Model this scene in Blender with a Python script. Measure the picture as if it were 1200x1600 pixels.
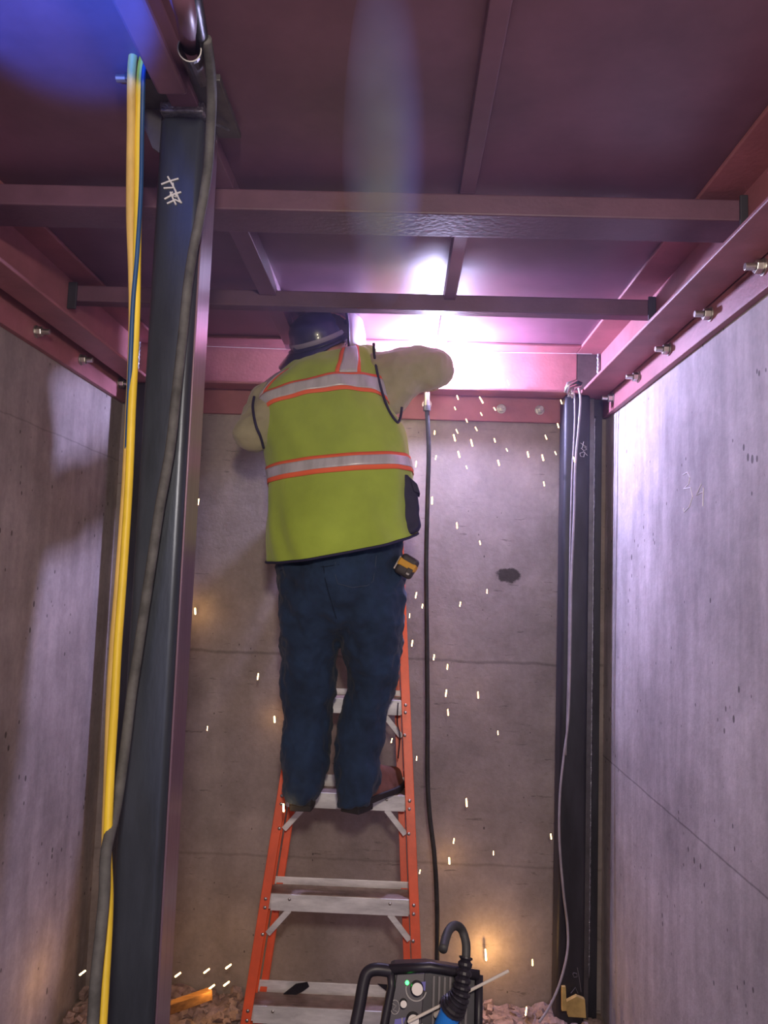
import bpy, math, random
from mathutils import Vector, Matrix, noise
random.seed(7)
V = Vector
C = bpy.context.scene.collection
for o in list(bpy.data.objects):
    bpy.data.objects.remove(o)

# ------------------------------------------------------------------ camera
CZ = 1.57
F = 1200.0
_Y = V((25.0, -105.0, -F)).normalized()
_k = 0.034
_Z = V((_k, 1.0, -(_k * _Y.x + _Y.y) / _Y.z)).normalized()
_X = _Y.cross(_Z)
ROT = Matrix((_X, _Y, _Z))
cam_d = bpy.data.cameras.new('camera')
cam_d.sensor_width = 36
cam_d.lens = 27
cam_d.clip_start = 0.05
cam = bpy.data.objects.new('camera', cam_d)
C.objects.link(cam)
cam.matrix_world = Matrix.Translation((0, 0, CZ)) @ ROT.to_4x4()
bpy.context.scene.camera = cam


def ray(px, py):
    return ROT @ V((px - 600.0, 800.0 - py, -F))


def at(px, py, Y):
    r = ray(px, py)
    return V((0, 0, CZ)) + r * (Y / r.y)


# ------------------------------------------------------------------ light and exposure
sc = bpy.context.scene
sc.view_settings.view_transform = 'Standard'
sc.view_settings.look = 'None'
sc.view_settings.gamma = 1
sc.view_settings.use_curve_mapping = False
sc.view_settings.exposure = 0.2
sc.cycles.use_denoising = True
sc.cycles.sample_clamp_indirect = 6
sc.cycles.max_bounces = 7
sc.cycles.use_adaptive_sampling = False

w = bpy.data.worlds.new('world')
sc.world = w
w.use_nodes = True
w.node_tree.nodes['Background'].inputs[0].default_value = (0.50, 0.46, 0.66, 1)
w.node_tree.nodes['Background'].inputs[1].default_value = 0.88


def lamp(name, kind, loc, energy, color, size=None, aim=None, parent=None):
    d = bpy.data.lights.new(name, kind)
    d.energy = energy
    d.color = color
    if kind == 'AREA':
        d.size = size or 0.3
    elif size is not None:
        d.shadow_soft_size = size
    o = bpy.data.objects.new(name, d)
    C.objects.link(o)
    o.location = loc
    if aim is not None:
        o.rotation_euler = (V(aim) - V(loc)).to_track_quat('-Z', 'Y').to_euler()
    if parent is not None:
        o.parent = parent
    return o


# the jobsite work light standing behind the photographer
lamp('work_light', 'AREA', (0.10, -0.55, 2.13), 27, (1.0, 0.84, 0.70), 0.16, (0.15, 3.0, 1.0))
# unseen blue spot, upper left, standing in for a second welder's inferred arc
bl = lamp('blue_standin_spot', 'SPOT', (-.47, .75, CZ + .55), 58, (0.03, 0.17, 1.0), 0.015, (-.56, 1.05, CZ + .91))
bl.data.spot_size = math.radians(46)
bl.data.spot_blend = .35
ARC = at(684, 570, 2.83)
lamp('arc_light', 'POINT', ARC, 78, (0.58, 0.56, 1.0), 0.03)


# ------------------------------------------------------------------ materials
def mat(name, color, rough=0.6, metal=0.0, spec=0.5, var=0.0, vscale=8.0, bump=0.0, bscale=60.0,
        emit=None, estr=0.0, dark=None, stretch=(1, 1, 1), sheen=0.0, coat=0.0):
    m = bpy.data.materials.new(name)
    m.use_nodes = True
    nt = m.node_tree
    b = nt.nodes['Principled BSDF']
    b.inputs['Base Color'].default_value = (*color, 1)
    b.inputs['Roughness'].default_value = rough
    b.inputs['Metallic'].default_value = metal
    b.inputs['Specular IOR Level'].default_value = spec
    b.inputs['Sheen Weight'].default_value = sheen
    b.inputs['Coat Weight'].default_value = coat
    tc = nt.nodes.new('ShaderNodeTexCoord')
    mp = nt.nodes.new('ShaderNodeMapping')
    mp.inputs['Scale'].default_value = stretch
    nt.links.new(tc.outputs['Object'], mp.inputs[0])
    if var > 0:
        n = nt.nodes.new('ShaderNodeTexNoise')
        n.inputs['Scale'].default_value = vscale
        n.inputs['Detail'].default_value = 6
        n.inputs['Roughness'].default_value = 0.62
        nt.links.new(mp.outputs[0], n.inputs['Vector'])
        r = nt.nodes.new('ShaderNodeValToRGB')
        r.color_ramp.elements[0].position = 0.32
        r.color_ramp.elements[1].position = 0.68
        d = dark or tuple(c * (1 - var) for c in color)
        l = tuple(min(1, c * (1 + var)) for c in color)
        r.color_ramp.elements[0].color = (*d, 1)
        r.color_ramp.elements[1].color = (*l, 1)
        nt.links.new(n.outputs['Fac'], r.inputs[0])
        nt.links.new(r.outputs[0], b.inputs['Base Color'])
    if bump > 0:
        n2 = nt.nodes.new('ShaderNodeTexNoise')
        n2.inputs['Scale'].default_value = bscale
        n2.inputs['Detail'].default_value = 4
        nt.links.new(mp.outputs[0], n2.inputs['Vector'])
        bp = nt.nodes.new('ShaderNodeBump')
        bp.inputs['Strength'].default_value = bump
        bp.inputs['Distance'].default_value = 0.01
        nt.links.new(n2.outputs['Fac'], bp.inputs['Height'])
        nt.links.new(bp.outputs[0], b.inputs['Normal'])
    if emit:
        b.inputs['Emission Color'].default_value = (*emit, 1)
        b.inputs['Emission Strength'].default_value = estr
    return m


def concrete(name, color, seams, stretch, hole=None, dash=0.35, bug=0.2):
    """cast concrete: blotches, form-board streaks, bug holes, construction joints at given heights"""
    m = bpy.data.materials.new(name)
    m.use_nodes = True
    nt = m.node_tree
    N = nt.nodes.new
    L = nt.links.new
    b = nt.nodes['Principled BSDF']
    b.inputs['Roughness'].default_value = 0.78
    b.inputs['Specular IOR Level'].default_value = 0.25
    tc = N('ShaderNodeTexCoord')

    def tex(scale, st, detail=6, rough=0.6):
        mp = N('ShaderNodeMapping')
        mp.inputs['Scale'].default_value = st
        L(tc.outputs['Object'], mp.inputs[0])
        n = N('ShaderNodeTexNoise')
        n.inputs['Scale'].default_value = scale
        n.inputs['Detail'].default_value = detail
        n.inputs['Roughness'].default_value = rough
        L(mp.outputs[0], n.inputs['Vector'])
        return n.outputs['Fac'], mp.outputs[0]

    def ramp(src, p0, p1, c0, c1):
        r = N('ShaderNodeValToRGB')
        r.color_ramp.elements[0].position = p0
        r.color_ramp.elements[1].position = p1
        r.color_ramp.elements[0].color = (c0, c0, c0, 1)
        r.color_ramp.elements[1].color = (c1, c1, c1, 1)
        L(src, r.inputs[0])
        return r.outputs[0]

    def mul(a, c):
        x = N('ShaderNodeMix')
        x.data_type = 'RGBA'
        x.blend_type = 'MULTIPLY'
        x.inputs[0].default_value = 1
        if isinstance(a, tuple):
            x.inputs[6].default_value = (*a, 1)
        else:
            L(a, x.inputs[6])
        L(c, x.inputs[7])
        return x.outputs[2]

    n1, _ = tex(1.7, (1, 1, 1), 8, 0.65)
    n2, _ = tex(9, (1, 1, 1), 8, 0.7)
    n3, _ = tex(4, stretch, 5, 0.6)
    n4, _ = tex(60, (1, 1, 1), 3, 0.6)
    col = mul(color, ramp(n1, 0.3, 0.7, 0.62, 1.15))
    col = mul(col, ramp(n2, 0.3, 0.7, 0.84, 1.1))
    col = mul(col, ramp(n3, 0.3, 0.72, 0.8, 1.12))
    col = mul(col, ramp(n4, 0.3, 0.7, 0.93, 1.05))
    # form-face dashes
    nd, _ = tex(7, (1.3, 1.3, 9), 4, 0.7)
    col = mul(col, ramp(nd, 0.30, 0.36, 1 - dash, 1.0))
    # bug holes
    mp = N('ShaderNodeMapping')
    mp.inputs['Scale'].default_value = (1, 1, 0.62)
    L(tc.outputs['Object'], mp.inputs[0])
    vo = N('ShaderNodeTexVoronoi')
    vo.inputs['Scale'].default_value = 29
    L(mp.outputs[0], vo.inputs['Vector'])
    nn, _ = tex(5, (1, 1, 1), 2, 0.5)
    thr = N('ShaderNodeMapRange')
    thr.inputs[1].default_value = 0.42
    thr.inputs[2].default_value = 0.75
    thr.inputs[3].default_value = 0.0
    thr.inputs[4].default_value = bug
    L(nn, thr.inputs[0])
    lt = N('ShaderNodeMath')
    lt.operation = 'SUBTRACT'
    L(vo.outputs['Distance'], lt.inputs[0])
    L(thr.outputs[0], lt.inputs[1])
    col = mul(col, ramp(lt.outputs[0], 0.0, 0.03, 0.35, 1.0))
    # joints
    sep = N('ShaderNodeSeparateXYZ')
    L(tc.outputs['Object'], sep.inputs[0])
    nw, _ = tex(6, (1, 1, 1), 4, 0.6)
    for z, wd, dk in seams:
        a = N('ShaderNodeMath')
        a.operation = 'MULTIPLY_ADD'
        L(nw, a.inputs[0])
        a.inputs[1].default_value = wd * 4
        L(sep.outputs['Z'], a.inputs[2])
        d = N('ShaderNodeMath')
        d.operation = 'SUBTRACT'
        L(a.outputs[0], d.inputs[0])
        d.inputs[1].default_value = z + wd * 2
        e = N('ShaderNodeMath')
        e.operation = 'ABSOLUTE'
        L(d.outputs[0], e.inputs[0])
        col = mul(col, ramp(e.outputs[0], wd * 0.25, wd, dk, 1.0))
    if hole:
        hx, hz, rx, rz = hole
        s1 = N('ShaderNodeMapping')
        s1.vector_type = 'POINT'
        s1.inputs['Location'].default_value = (-hx / rx, 0, -hz / rz)
        s1.inputs['Scale'].default_value = (1 / rx, 0, 1 / rz)
        L(tc.outputs['Object'], s1.inputs[0])
        ln = N('ShaderNodeVectorMath')
        ln.operation = 'LENGTH'
        L(s1.outputs[0], ln.inputs[0])
        nz, _ = tex(40, (1, 1, 1), 4, 0.7)
        ad = N('ShaderNodeMath')
        ad.operation = 'ADD'
        L(ln.outputs['Value'], ad.inputs[0])
        L(nz, ad.inputs[1])
        col = mul(col, ramp(ad.outputs[0], 0.0, 1.0, 0.0, 1.0)) if False else mul(col, ramp_at(nt, ad.outputs[0]))
    L(col, b.inputs['Base Color'])
    bp = N('ShaderNodeBump')
    bp.inputs['Strength'].default_value = 0.35
    bp.inputs['Distance'].default_value = 0.012
    L(n2, bp.inputs['Height'])
    L(bp.outputs[0], b.inputs['Normal'])
    return m


def ramp_at(nt, src):
    mr = nt.nodes.new('ShaderNodeMapRange')
    mr.inputs[1].default_value = 1.28
    mr.inputs[2].default_value = 1.52
    mr.inputs[3].default_value = 0.22
    mr.inputs[4].default_value = 1.0
    nt.links.new(src, mr.inputs[0])
    return mr.outputs[0]


HOLE = at(796, 899, 2.98)
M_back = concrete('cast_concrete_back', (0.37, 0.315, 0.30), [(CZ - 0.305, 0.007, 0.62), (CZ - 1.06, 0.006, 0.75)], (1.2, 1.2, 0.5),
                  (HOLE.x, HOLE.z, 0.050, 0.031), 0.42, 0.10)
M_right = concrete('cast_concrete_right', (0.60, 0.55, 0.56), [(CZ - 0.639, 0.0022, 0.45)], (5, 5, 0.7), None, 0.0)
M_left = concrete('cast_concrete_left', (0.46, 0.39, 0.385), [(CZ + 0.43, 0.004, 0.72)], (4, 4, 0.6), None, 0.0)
M_floor = mat('dusty_floor', (0.20, 0.16, 0.14), 0.9, var=0.5, vscale=9, bump=0.6, bscale=40)
M_primer = mat('red_oxide_primer', (0.36, 0.135, 0.155), 0.52, var=0.22, vscale=5, bump=0.08, bscale=90, spec=0.4)
M_ceil = mat('primed_ceiling_plate', (0.17, 0.08, 0.125), 0.42, var=0.25, vscale=3, bump=0.05, bscale=30, spec=0.5)
M_beam = mat('dark_red_primer', (0.12, 0.055, 0.085), 0.5, var=0.3, vscale=4, bump=0.08, bscale=90)
M_mill = mat('mill_scale_steel', (0.055, 0.066, 0.088), 0.36, 0.55, var=0.4, vscale=4, stretch=(3, 3, 0.6), bump=0.03)
M_mill2 = mat('dull_mill_steel', (0.035, 0.035, 0.045), 0.5, 0.3, var=0.35, vscale=5, stretch=(3, 3, 0.6))
M_plate = mat('grey_steel', (0.13, 0.125, 0.13), 0.4, 0.7, var=0.3, vscale=14)
M_zinc = mat('zinc_plated_steel', (0.52, 0.50, 0.47), 0.28, 0.9, var=0.2, vscale=60)
M_tread = mat('worn_ribbed_tread', (0.30, 0.22, 0.19), 0.5, 0.4, var=.3, vscale=20)
M_alu = mat('scuffed_aluminium', (0.84, 0.83, 0.84), 0.42, 0.25, var=0.3, vscale=16, stretch=(0.5, 1, 2), bump=0.05, bscale=100)
M_orange = mat('orange_fibreglass', (0.78, 0.095, 0.02), 0.42, var=0.18, vscale=8, bump=0.04, bscale=120)
M_skin = mat('skin', (0.55, 0.27, 0.19), 0.5, var=0.08)
M_hair = mat('dark_hair', (0.03, 0.02, 0.02), 0.7, var=0.4, vscale=80)
M_shirt = mat('pale_olive_shirt', (0.39, 0.36, 0.24), 0.85, var=0.1, vscale=12, bump=0.5, bscale=14, sheen=0.3)
M_vest = mat('lime_mesh_fabric', (0.37, 0.50, 0.06), 0.8, var=0.12, vscale=7, bump=0.35, bscale=12, sheen=0.25)
M_tape = mat('silver_reflective_tape', (0.60, 0.59, 0.66), 0.35, 0.15, var=0.22, vscale=9, stretch=(2.5, 1, 0.4))
M_edge = mat('orange_tape_edge', (0.95, 0.16, 0.06), 0.7)
M_navy = mat('navy_binding', (0.02, 0.018, 0.06), 0.7, var=0.2)
M_denim = mat('blue_denim', (0.013, 0.032, 0.075), 0.9, var=0.35, vscale=10, bump=0.6, bscale=16, sheen=0.08)
M_stitch = mat('pocket_stitching', (0.055, 0.075, 0.12), 0.9)
M_boot = mat('brown_boot_leather', (0.15, 0.065, 0.045), 0.55, var=0.3, vscale=20, bump=0.1)
M_sole = mat('black_boot_sole', (0.022, 0.02, 0.024), 0.75, var=0.3)
M_hat = mat('navy_hat_shell', (0.022, 0.028, 0.10), 0.3, var=0.15, coat=0.3)
M_band = mat('grey_hat_band', (0.24, 0.22, 0.33), 0.5)
M_shield = mat('pale_shield_plastic', (0.72, 0.60, 0.80), 0.45)
M_shield.node_tree.nodes['Principled BSDF'].inputs['Transmission Weight'].default_value = .45
M_black = mat('black_plastic', (0.016, 0.014, 0.022), 0.42, spec=.3, var=0.3, vscale=30)
M_rubber = mat('black_rubber_cable', (0.03, 0.03, 0.034), 0.6, var=0.4, vscale=25, bump=0.15, bscale=40)
M_dusty = mat('dusty_grey_rubber', (0.085, 0.085, 0.085), 0.75, var=0.45, vscale=22, bump=0.2, bscale=40)
M_yellow = mat('yellow_hose_jacket', (0.78, 0.56, 0.035), 0.5, var=0.2, vscale=14, stretch=(1, 1, 0.3), bump=0.1)
M_tan = mat('dirty_yellow_jacket', (0.66, 0.45, 0.12), 0.6, var=0.25, vscale=18, stretch=(1, 1, 0.3), bump=0.1)
M_bluec = mat('blue_hose_jacket', (0.012, 0.07, 0.20), 0.5, var=0.2)
M_blueh = mat('blue_connector_plastic', (0.01, 0.16, 0.60), 0.42, var=0.1)
M_greyc = mat('pale_grey_cable', (0.33, 0.30, 0.33), 0.5, var=0.2, vscale=20)
M_white = mat('white_chalk', (0.62, 0.62, 0.64), 0.9)
M_chalk2 = mat('faint_chalk', (0.92, 0.90, 0.92), 0.9)
M_chalk3 = mat('dim_chalk', (0.16, 0.15, 0.17), 0.9)
M_silver = mat('pale_dial', (0.42, 0.39, 0.38), 0.4, 0.3)
M_rod = mat('electrode_flux', (0.48, 0.44, 0.40), 0.7, var=0.15)
M_wood = mat('scrap_wood', (0.36, 0.17, 0.05), 0.8, var=0.35, vscale=10, stretch=(1, 8, 8))
M_wood2 = mat('pale_scrap_board', (0.50, 0.36, 0.13), 0.8, var=0.3, vscale=14)
M_rubble = mat('broken_concrete', (0.33, 0.24, 0.22), 0.9, var=0.45, vscale=25, bump=0.8, bscale=60)
M_spark = mat('glowing_spark', (1, 0.5, 0.15), 0.5, emit=(1.0, 0.56, 0.20), estr=14)
M_arc = mat('arc_plasma', (1, 1, 1), 0.5, emit=(0.80, 0.78, 1.0), estr=420)
M_led = mat('green_indicator', (0.02, 0.6, 0.05), 0.4, emit=(0.05, 1.0, 0.12), estr=5)
M_tm_y = mat('tape_measure_yellow', (0.70, 0.36, 0.03), 0.5)
M_tm_k = mat('tape_measure_black', (0.05, 0.042, 0.045), 0.55)
M_weld = mat('weld_bead_metal', (0.30, 0.30, 0.34), 0.35, 0.8, var=0.4, vscale=60, bump=0.5, bscale=120)
M_glove = mat('tan_leather_glove', (0.36, 0.24, 0.13), 0.8, var=0.2, vscale=20, bump=0.2)


# ------------------------------------------------------------------ mesh building
class MB:
    def __init__(s):
        s.v = []
        s.f = []

    def add(s, vs, fs):
        k = len(s.v)
        s.v += [V(p) for p in vs]
        s.f += [tuple(i + k for i in f) for f in fs]
        return s

    def hexa(s, p):
        return s.add(p, [(0, 3, 2, 1), (4, 5, 6, 7), (0, 1, 5, 4), (1, 2, 6, 5), (2, 3, 7, 6), (3, 0, 4, 7)])

    def box(s, a, b):
        x0, y0, z0 = (min(a[i], b[i]) for i in range(3))
        x1, y1, z1 = (max(a[i], b[i]) for i in range(3))
        return s.hexa([(x0, y0, z0), (x1, y0, z0), (x1, y1, z0), (x0, y1, z0),
                       (x0, y0, z1), (x1, y0, z1), (x1, y1, z1), (x0, y1, z1)])

    def obox(s, c, size, m3):
        """oriented box: centre, full sizes, 3x3 matrix whose columns are the axes"""
        h = V(size) / 2
        ps = []
        for z in (-1, 1):
            for x, y in ((-1, -1), (1, -1), (1, 1), (-1, 1)):
                ps.append(V(c) + m3 @ V((x * h.x, y * h.y, z * h.z)))
        return s.hexa(ps)

    def loft(s, rings, cap=True, closed=True):
        n = len(rings[0])
        k = len(s.v)
        for r in rings:
            s.v += [V(p) for p in r]
        m = n if closed else n - 1
        for i in range(len(rings) - 1):
            for j in range(m):
                a = k + i * n + j
                b = k + i * n + (j + 1) % n
                s.f.append((a, b, b + n, a + n))
        if cap:
            s.f.append(tuple(k + j for j in reversed(range(n))))
            s.f.append(tuple(k + (len(rings) - 1) * n + j for j in range(n)))
        return s

    def tube(s, pts, r, n=10, cap=True, flat=1.0):
        pts = [V(p) for p in pts]
        rs = r if isinstance(r, (list, tuple)) else [r] * len(pts)
        rings = []
        u = None
        for i, p in enumerate(pts):
            t = (pts[min(i + 1, len(pts) - 1)] - pts[max(i - 1, 0)]).normalized()
            if u is None:
                u = t.orthogonal().normalized()
            u = (u - t * u.dot(t)).normalized()
            w_ = t.cross(u)
            rings.append([p + (u * math.cos(a) + w_ * math.sin(a) * flat) * rs[i]
                          for a in (2 * math.pi * j / n for j in range(n))])
        return s.loft(rings, cap)

    def cap(s, p0, p1, r0, r1, n=16):
        """capsule with tapered radius"""
        p0, p1 = V(p0), V(p1)
        t = (p1 - p0).normalized()
        pts, rr = [], []
        for a in (-90, -65, -40, -18):
            pts.append(p0 + t * r0 * math.sin(math.radians(a)))
            rr.append(max(r0 * math.cos(math.radians(a)), r0 * 0.05))
        pts.append(p0); rr.append(r0)
        pts.append(p0.lerp(p1, 0.5)); rr.append((r0 + r1) / 2)
        pts.append(p1); rr.append(r1)
        for a in (18, 40, 65, 90):
            pts.append(p1 + t * r1 * math.sin(math.radians(a)))
            rr.append(max(r1 * math.cos(math.radians(a)), r1 * 0.05))
        u = t.orthogonal().normalized()
        w_ = t.cross(u)
        return s.loft([[p + (u * math.cos(a) + w_ * math.sin(a)) * q
                        for a in (2 * math.pi * j / n for j in range(n))] for p, q in zip(pts, rr)])

    def ball(s, c, r, m3=None, n=18):
        r = V(r) if not isinstance(r, (int, float)) else V((r, r, r))
        m3 = m3 or Matrix.Identity(3)
        rings = []
        for i in range(n // 2 + 1):
            a = -math.pi / 2 + math.pi * i / (n // 2)
            ca = max(math.cos(a), 0.02)
            rings.append([V(c) + m3 @ V((r.x * ca * math.cos(b), r.y * ca * math.sin(b), r.z * math.sin(a)))
                          for b in (2 * math.pi * j / n for j in range(n))])
        return s.loft(rings)

    def prism(s, poly, d):
        """polygon of 3D points extruded by vector d"""
        n = len(poly)
        k = len(s.v)
        s.v += [V(p) for p in poly] + [V(p) + V(d) for p in poly]
        s.f.append(tuple(k + i for i in range(n)))
        s.f.append(tuple(k + n + i for i in reversed(range(n))))
        for i in range(n):
            j = (i + 1) % n
            s.f.append((k + i, k + n + i, k + n + j, k + j))
        return s

    def build(s, name, m, parent=None, bevel=0, smooth=False, voxel=0, sm=0, disp=0, dscale=0.05, auto=None, seg=2):
        me = bpy.data.meshes.new(name)
        me.from_pydata([tuple(p) for p in s.v], [], s.f)
        me.validate()
        import bmesh
        bm = bmesh.new()
        bm.from_mesh(me)
        bmesh.ops.recalc_face_normals(bm, faces=bm.faces)
        bm.to_mesh(me)
        bm.free()
        me.materials.append(m)
        o = bpy.data.objects.new(name, me)
        C.objects.link(o)
        if parent is not None:
            o.parent = parent
            pl = parent
            off = V((0, 0, 0))
            while pl is not None:
                off += pl.location
                pl = pl.parent
            o.location = -off
        if bevel:
            b = o.modifiers.new('bevel', 'BEVEL')
            b.width = bevel
            b.segments = seg
            b.limit_method = 'ANGLE'
        if voxel:
            r = o.modifiers.new('remesh', 'REMESH')
            r.mode = 'VOXEL'
            r.voxel_size = voxel
            r.use_smooth_shade = True
        if sm:
            q = o.modifiers.new('smooth', 'SMOOTH')
            q.factor = 0.6
            q.iterations = sm
        if disp:
            t = bpy.data.textures.new('folds', 'CLOUDS')
            t.noise_scale = dscale
            t.noise_depth = 2
            d = o.modifiers.new('folds', 'DISPLACE')
            d.texture = t
            d.strength = disp
            d.mid_level = 0.5
            d.texture_coords = 'GLOBAL'
        if smooth or voxel:
            for p in me.polygons:
                p.use_smooth = True
        return o


def tag(o, label=None, cat=None, group=None, kind=None):
    if label: o['label'] = label
    if cat: o['category'] = cat
    if group: o['group'] = group
    if kind: o['kind'] = kind
    return o


def empty(name, loc, label, cat, group=None):
    o = bpy.data.objects.new(name, None)
    o.empty_display_size = 0.05
    C.objects.link(o)
    o.location = loc
    return tag(o, label, cat, group)


def cr(pts, k=6):
    """Catmull-Rom through points (any dimension, as Vectors)"""
    P = [pts[0]] + list(pts) + [pts[-1]]
    out = []
    for i in range(1, len(P) - 2):
        a, b, c, d = P[i - 1], P[i], P[i + 1], P[i + 2]
        for j in range(k):
            t = j / k
            out.append(0.5 * ((2 * b) + (c - a) * t + (2 * a - 5 * b + 4 * c - d) * t * t + (3 * b - a - 3 * c + d) * t ** 3))
    out.append(P[-2])
    return out


def pxs(lst):
    return [at(*p) for p in lst]


def rot_to(d, up=(0, 0, 1)):
    """matrix with local Z along d"""
    z = V(d).normalized()
    x = V(up).cross(z)
    if x.length < 1e-4:
        x = V((1, 0, 0))
    x.normalize()
    return Matrix((x, z.cross(x), z)).transposed()


# ------------------------------------------------------------------ setting
XL, XR, YB, ZC = -1.13, 0.79, 3.0, CZ + 0.91
Y0 = -1.6


def struct(name, mb, m, **k):
    return tag(mb.build(name, m, **k), kind='structure')


struct('floor', MB().box((XL - .1, Y0, -.1), (XR + .1, YB + .1, 0)), M_floor)
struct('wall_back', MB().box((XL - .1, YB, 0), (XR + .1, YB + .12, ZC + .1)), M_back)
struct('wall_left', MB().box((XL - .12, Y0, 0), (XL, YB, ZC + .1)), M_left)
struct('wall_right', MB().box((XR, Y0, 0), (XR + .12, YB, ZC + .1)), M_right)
ce = MB()
ce.box((XL, Y0, ZC), (-.437, YB, ZC + .006))
ce.box((-.435, Y0, ZC), (.126, YB, ZC + .006))
ce.box((.128, Y0, ZC), (XR, YB, ZC + .006))
ce.box((XL, Y0, ZC + .006), (XR, YB, ZC + .05))
struct('ceiling', ce, M_ceil)


# ------------------------------------------------------------------ steelwork
def channel(name, axis, web, lip, a0, a1, z0, z1, label):
    """C channel: axis 'x' or 'y'; web at coordinate web, flanges reach to lip"""
    t = 0.011
    s = 1 if lip > web else -1
    root = empty(name, (0, 0, 0), label, 'steel beam')

    def bx(c0, c1, zz0, zz1):
        return MB().box((a0, c0, zz0), (a1, c1, zz1)) if axis == 'x' else MB().box((c0, a0, zz0), (c1, a1, zz1))
    bx(web, web + s * t, z0 + t, z1 - t).build('web', M_primer, root)
    bx(web, lip, z0, z0 + t).build('bottom_flange', M_primer, root, bevel=.003)
    bx(web, lip, z1 - t, z1).build('top_flange', M_primer, root, bevel=.003)
    return root


Z0 = CZ + .722
chB = channel('channel_beam', 'x', 2.955, 2.862, -.975, .66, Z0, ZC,
              'maroon steel channel along the back wall, glowing from the weld behind the elbow')
chR = channel('channel_beam', 'y', .765, .66, Y0, 2.98, Z0, ZC,
              'red steel channel running along the top of the right wall')
chL = channel('channel_beam', 'y', -1.07, -.975, Y0, 2.98, Z0, ZC,
              'red steel channel running along the top of the left wall')
MB().box((.662, 2.945, Z0 + .012), (.752, 2.954, ZC - .012)).build('end_plate', M_plate, chB)
MB().box((-1.058, 2.955, Z0 + .012), (-.977, 2.966, ZC - .012)).build('end_plate', M_primer, chB)
# chalk line along the web and scuffs near the weld
MB().tube([at(322, 541, 2.940), at(430, 545, 2.940), at(700, 549, 2.940), at(925, 553, 2.940)], .0008, 5).build('chalk_line', M_chalk2, chB)
tag(chB.children[-1], 'pale chalk line')
# weld bead in the two corners
for ch, x, s in ((chR, .745, 0), (chL, -1.06, 0)):
    pts = []
    for i in range(26):
        zz = Z0 + .014 + i / 25 * .185
        pts.append((x, 2.946 + .002 * math.sin(i * 2.2), zz))
    MB().tube(pts, [.006 + .0018 * math.sin(i * 2.6) for i in range(26)], 8).build('weld_bead', M_weld, ch, smooth=True)


def bolt(parent, p, d, m=M_zinc):
    """anchor bolt standing out of a plate at p along direction d"""
    d = V(d)
    R = rot_to(d, (0.1, 0.3, 1))
    r = V(p)
    ws = MB().tube([r, r + d * .004], .019, 20)
    o = ws.build('anchor_bolt', m, parent, bevel=.0008)
    nut = MB()
    rings = []
    for h in (.004, .020):
        rings.append([r + d * h + R @ V((.0155 * math.cos(a), .0155 * math.sin(a), 0)) for a in (math.pi / 3 * j for j in range(6))])
    nut.loft(rings).build('nut', m, o, bevel=.0015)
    MB().tube([r + d * .02, r + d * .042], .0085, 12).build('threaded_end', m, o, bevel=.001)
    return o


def ledger(label, a, b, bolts, d):
    root = empty('ledger_plate', a, label, 'steel plate')
    MB().box(a, b).build('plate', M_primer, root, bevel=.002)
    for p in bolts:
        bolt(root, p, d)
    return root


def atX(px, py, X):
    r = ray(px, py)
    return V((0, 0, CZ)) + r * (X / r.x)


bp = [at(667, 632, 2.98), at(783, 639, 2.98), at(843, 641, 2.98)]
ledger('red bolted plate fixed to the back concrete wall under the beam', (-.93, 2.98, CZ + .63), (.612, YB, CZ + .80),
       bp + [V((-.55, 2.98, bp[0].z)), V((-.25, 2.98, bp[0].z))], (0, -1, 0))
rb = [atX(958, 622, .77), atX(998, 589, .77), atX(1046, 546, .77), atX(1111, 491, .77), atX(1194, 417, .77)]
ledger('red bolted plate fixed along the right concrete wall', (.77, Y0, CZ + .653), (XR, 2.97, CZ + .80), rb, (-1, 0, 0))
lb = [atX(186, 599, -1.11), atX(126, 562, -1.11), atX(56, 518, -1.11)]
ledger('red bolted plate fixed along the left concrete wall', (-1.11, Y0, CZ + .660), (XL, 2.97, CZ + .80), lb, (1, 0, 0))

# cross members
b2 = empty('cross_beam', (-.15, 2.3, CZ + .827), 'slim dark purple cross beam just above the worker\'s hard hat', 'steel beam', None)
MB().box((-1.058, 2.300, CZ + .827), (.753, 2.350, CZ + .878)).build('tube_section', M_beam, b2, bevel=.004)
for x0, x1 in ((-1.058, -1.03), (.73, .753)):
    MB().box((x0, 2.292, CZ + .80), (x1, 2.299, CZ + .885)).build('end_plate', M_mill2, b2, bevel=.002)
b1 = empty('cross_beam', (-.15, 1.68, CZ + .827), 'wide brown cross beam nearest the camera, crossing behind the black column top', 'steel beam')
MB().box((-1.058, 1.677, CZ + .827), (.753, 1.794, CZ + .877)).build('tube_section', M_beam, b1, bevel=.004)
MB().box((.735, 1.67, CZ + .81), (.753, 1.676, CZ + .885)).build('end_plate', M_mill2, b1, bevel=.002)


def rib(x0, x1, label):
    r = empty('ceiling_rib', ((x0 + x1) / 2, 2, ZC), label, 'steel rib')
    z = CZ + .860
    segs = ((Y0, 1.676), (1.795, 2.299), (2.351, 2.86))
    mb = MB()
    for a, b in segs[:1]:
        mb.box((x0, a, z + .018), (x1, b, ZC))
    mb2 = MB()
    mb.box((x0, 1.795, z), (x1, 2.299, ZC))
    mb.box((x0, 2.351, z), (x1, 2.86, ZC))
    mb.box((x0, 1.676, CZ + .878), (x1, 1.795, ZC))
    mb.box((x0, 2.299, CZ + .879), (x1, 2.351, ZC))
    mb.build('rib_bar', M_ceil, r, bevel=.002)
    return r


rib(.108, .143, 'ceiling rib passing over the bright weld glow right of the hard hat')
rib(-.462, -.410, 'ceiling rib between the black column and the hard hat')


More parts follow.
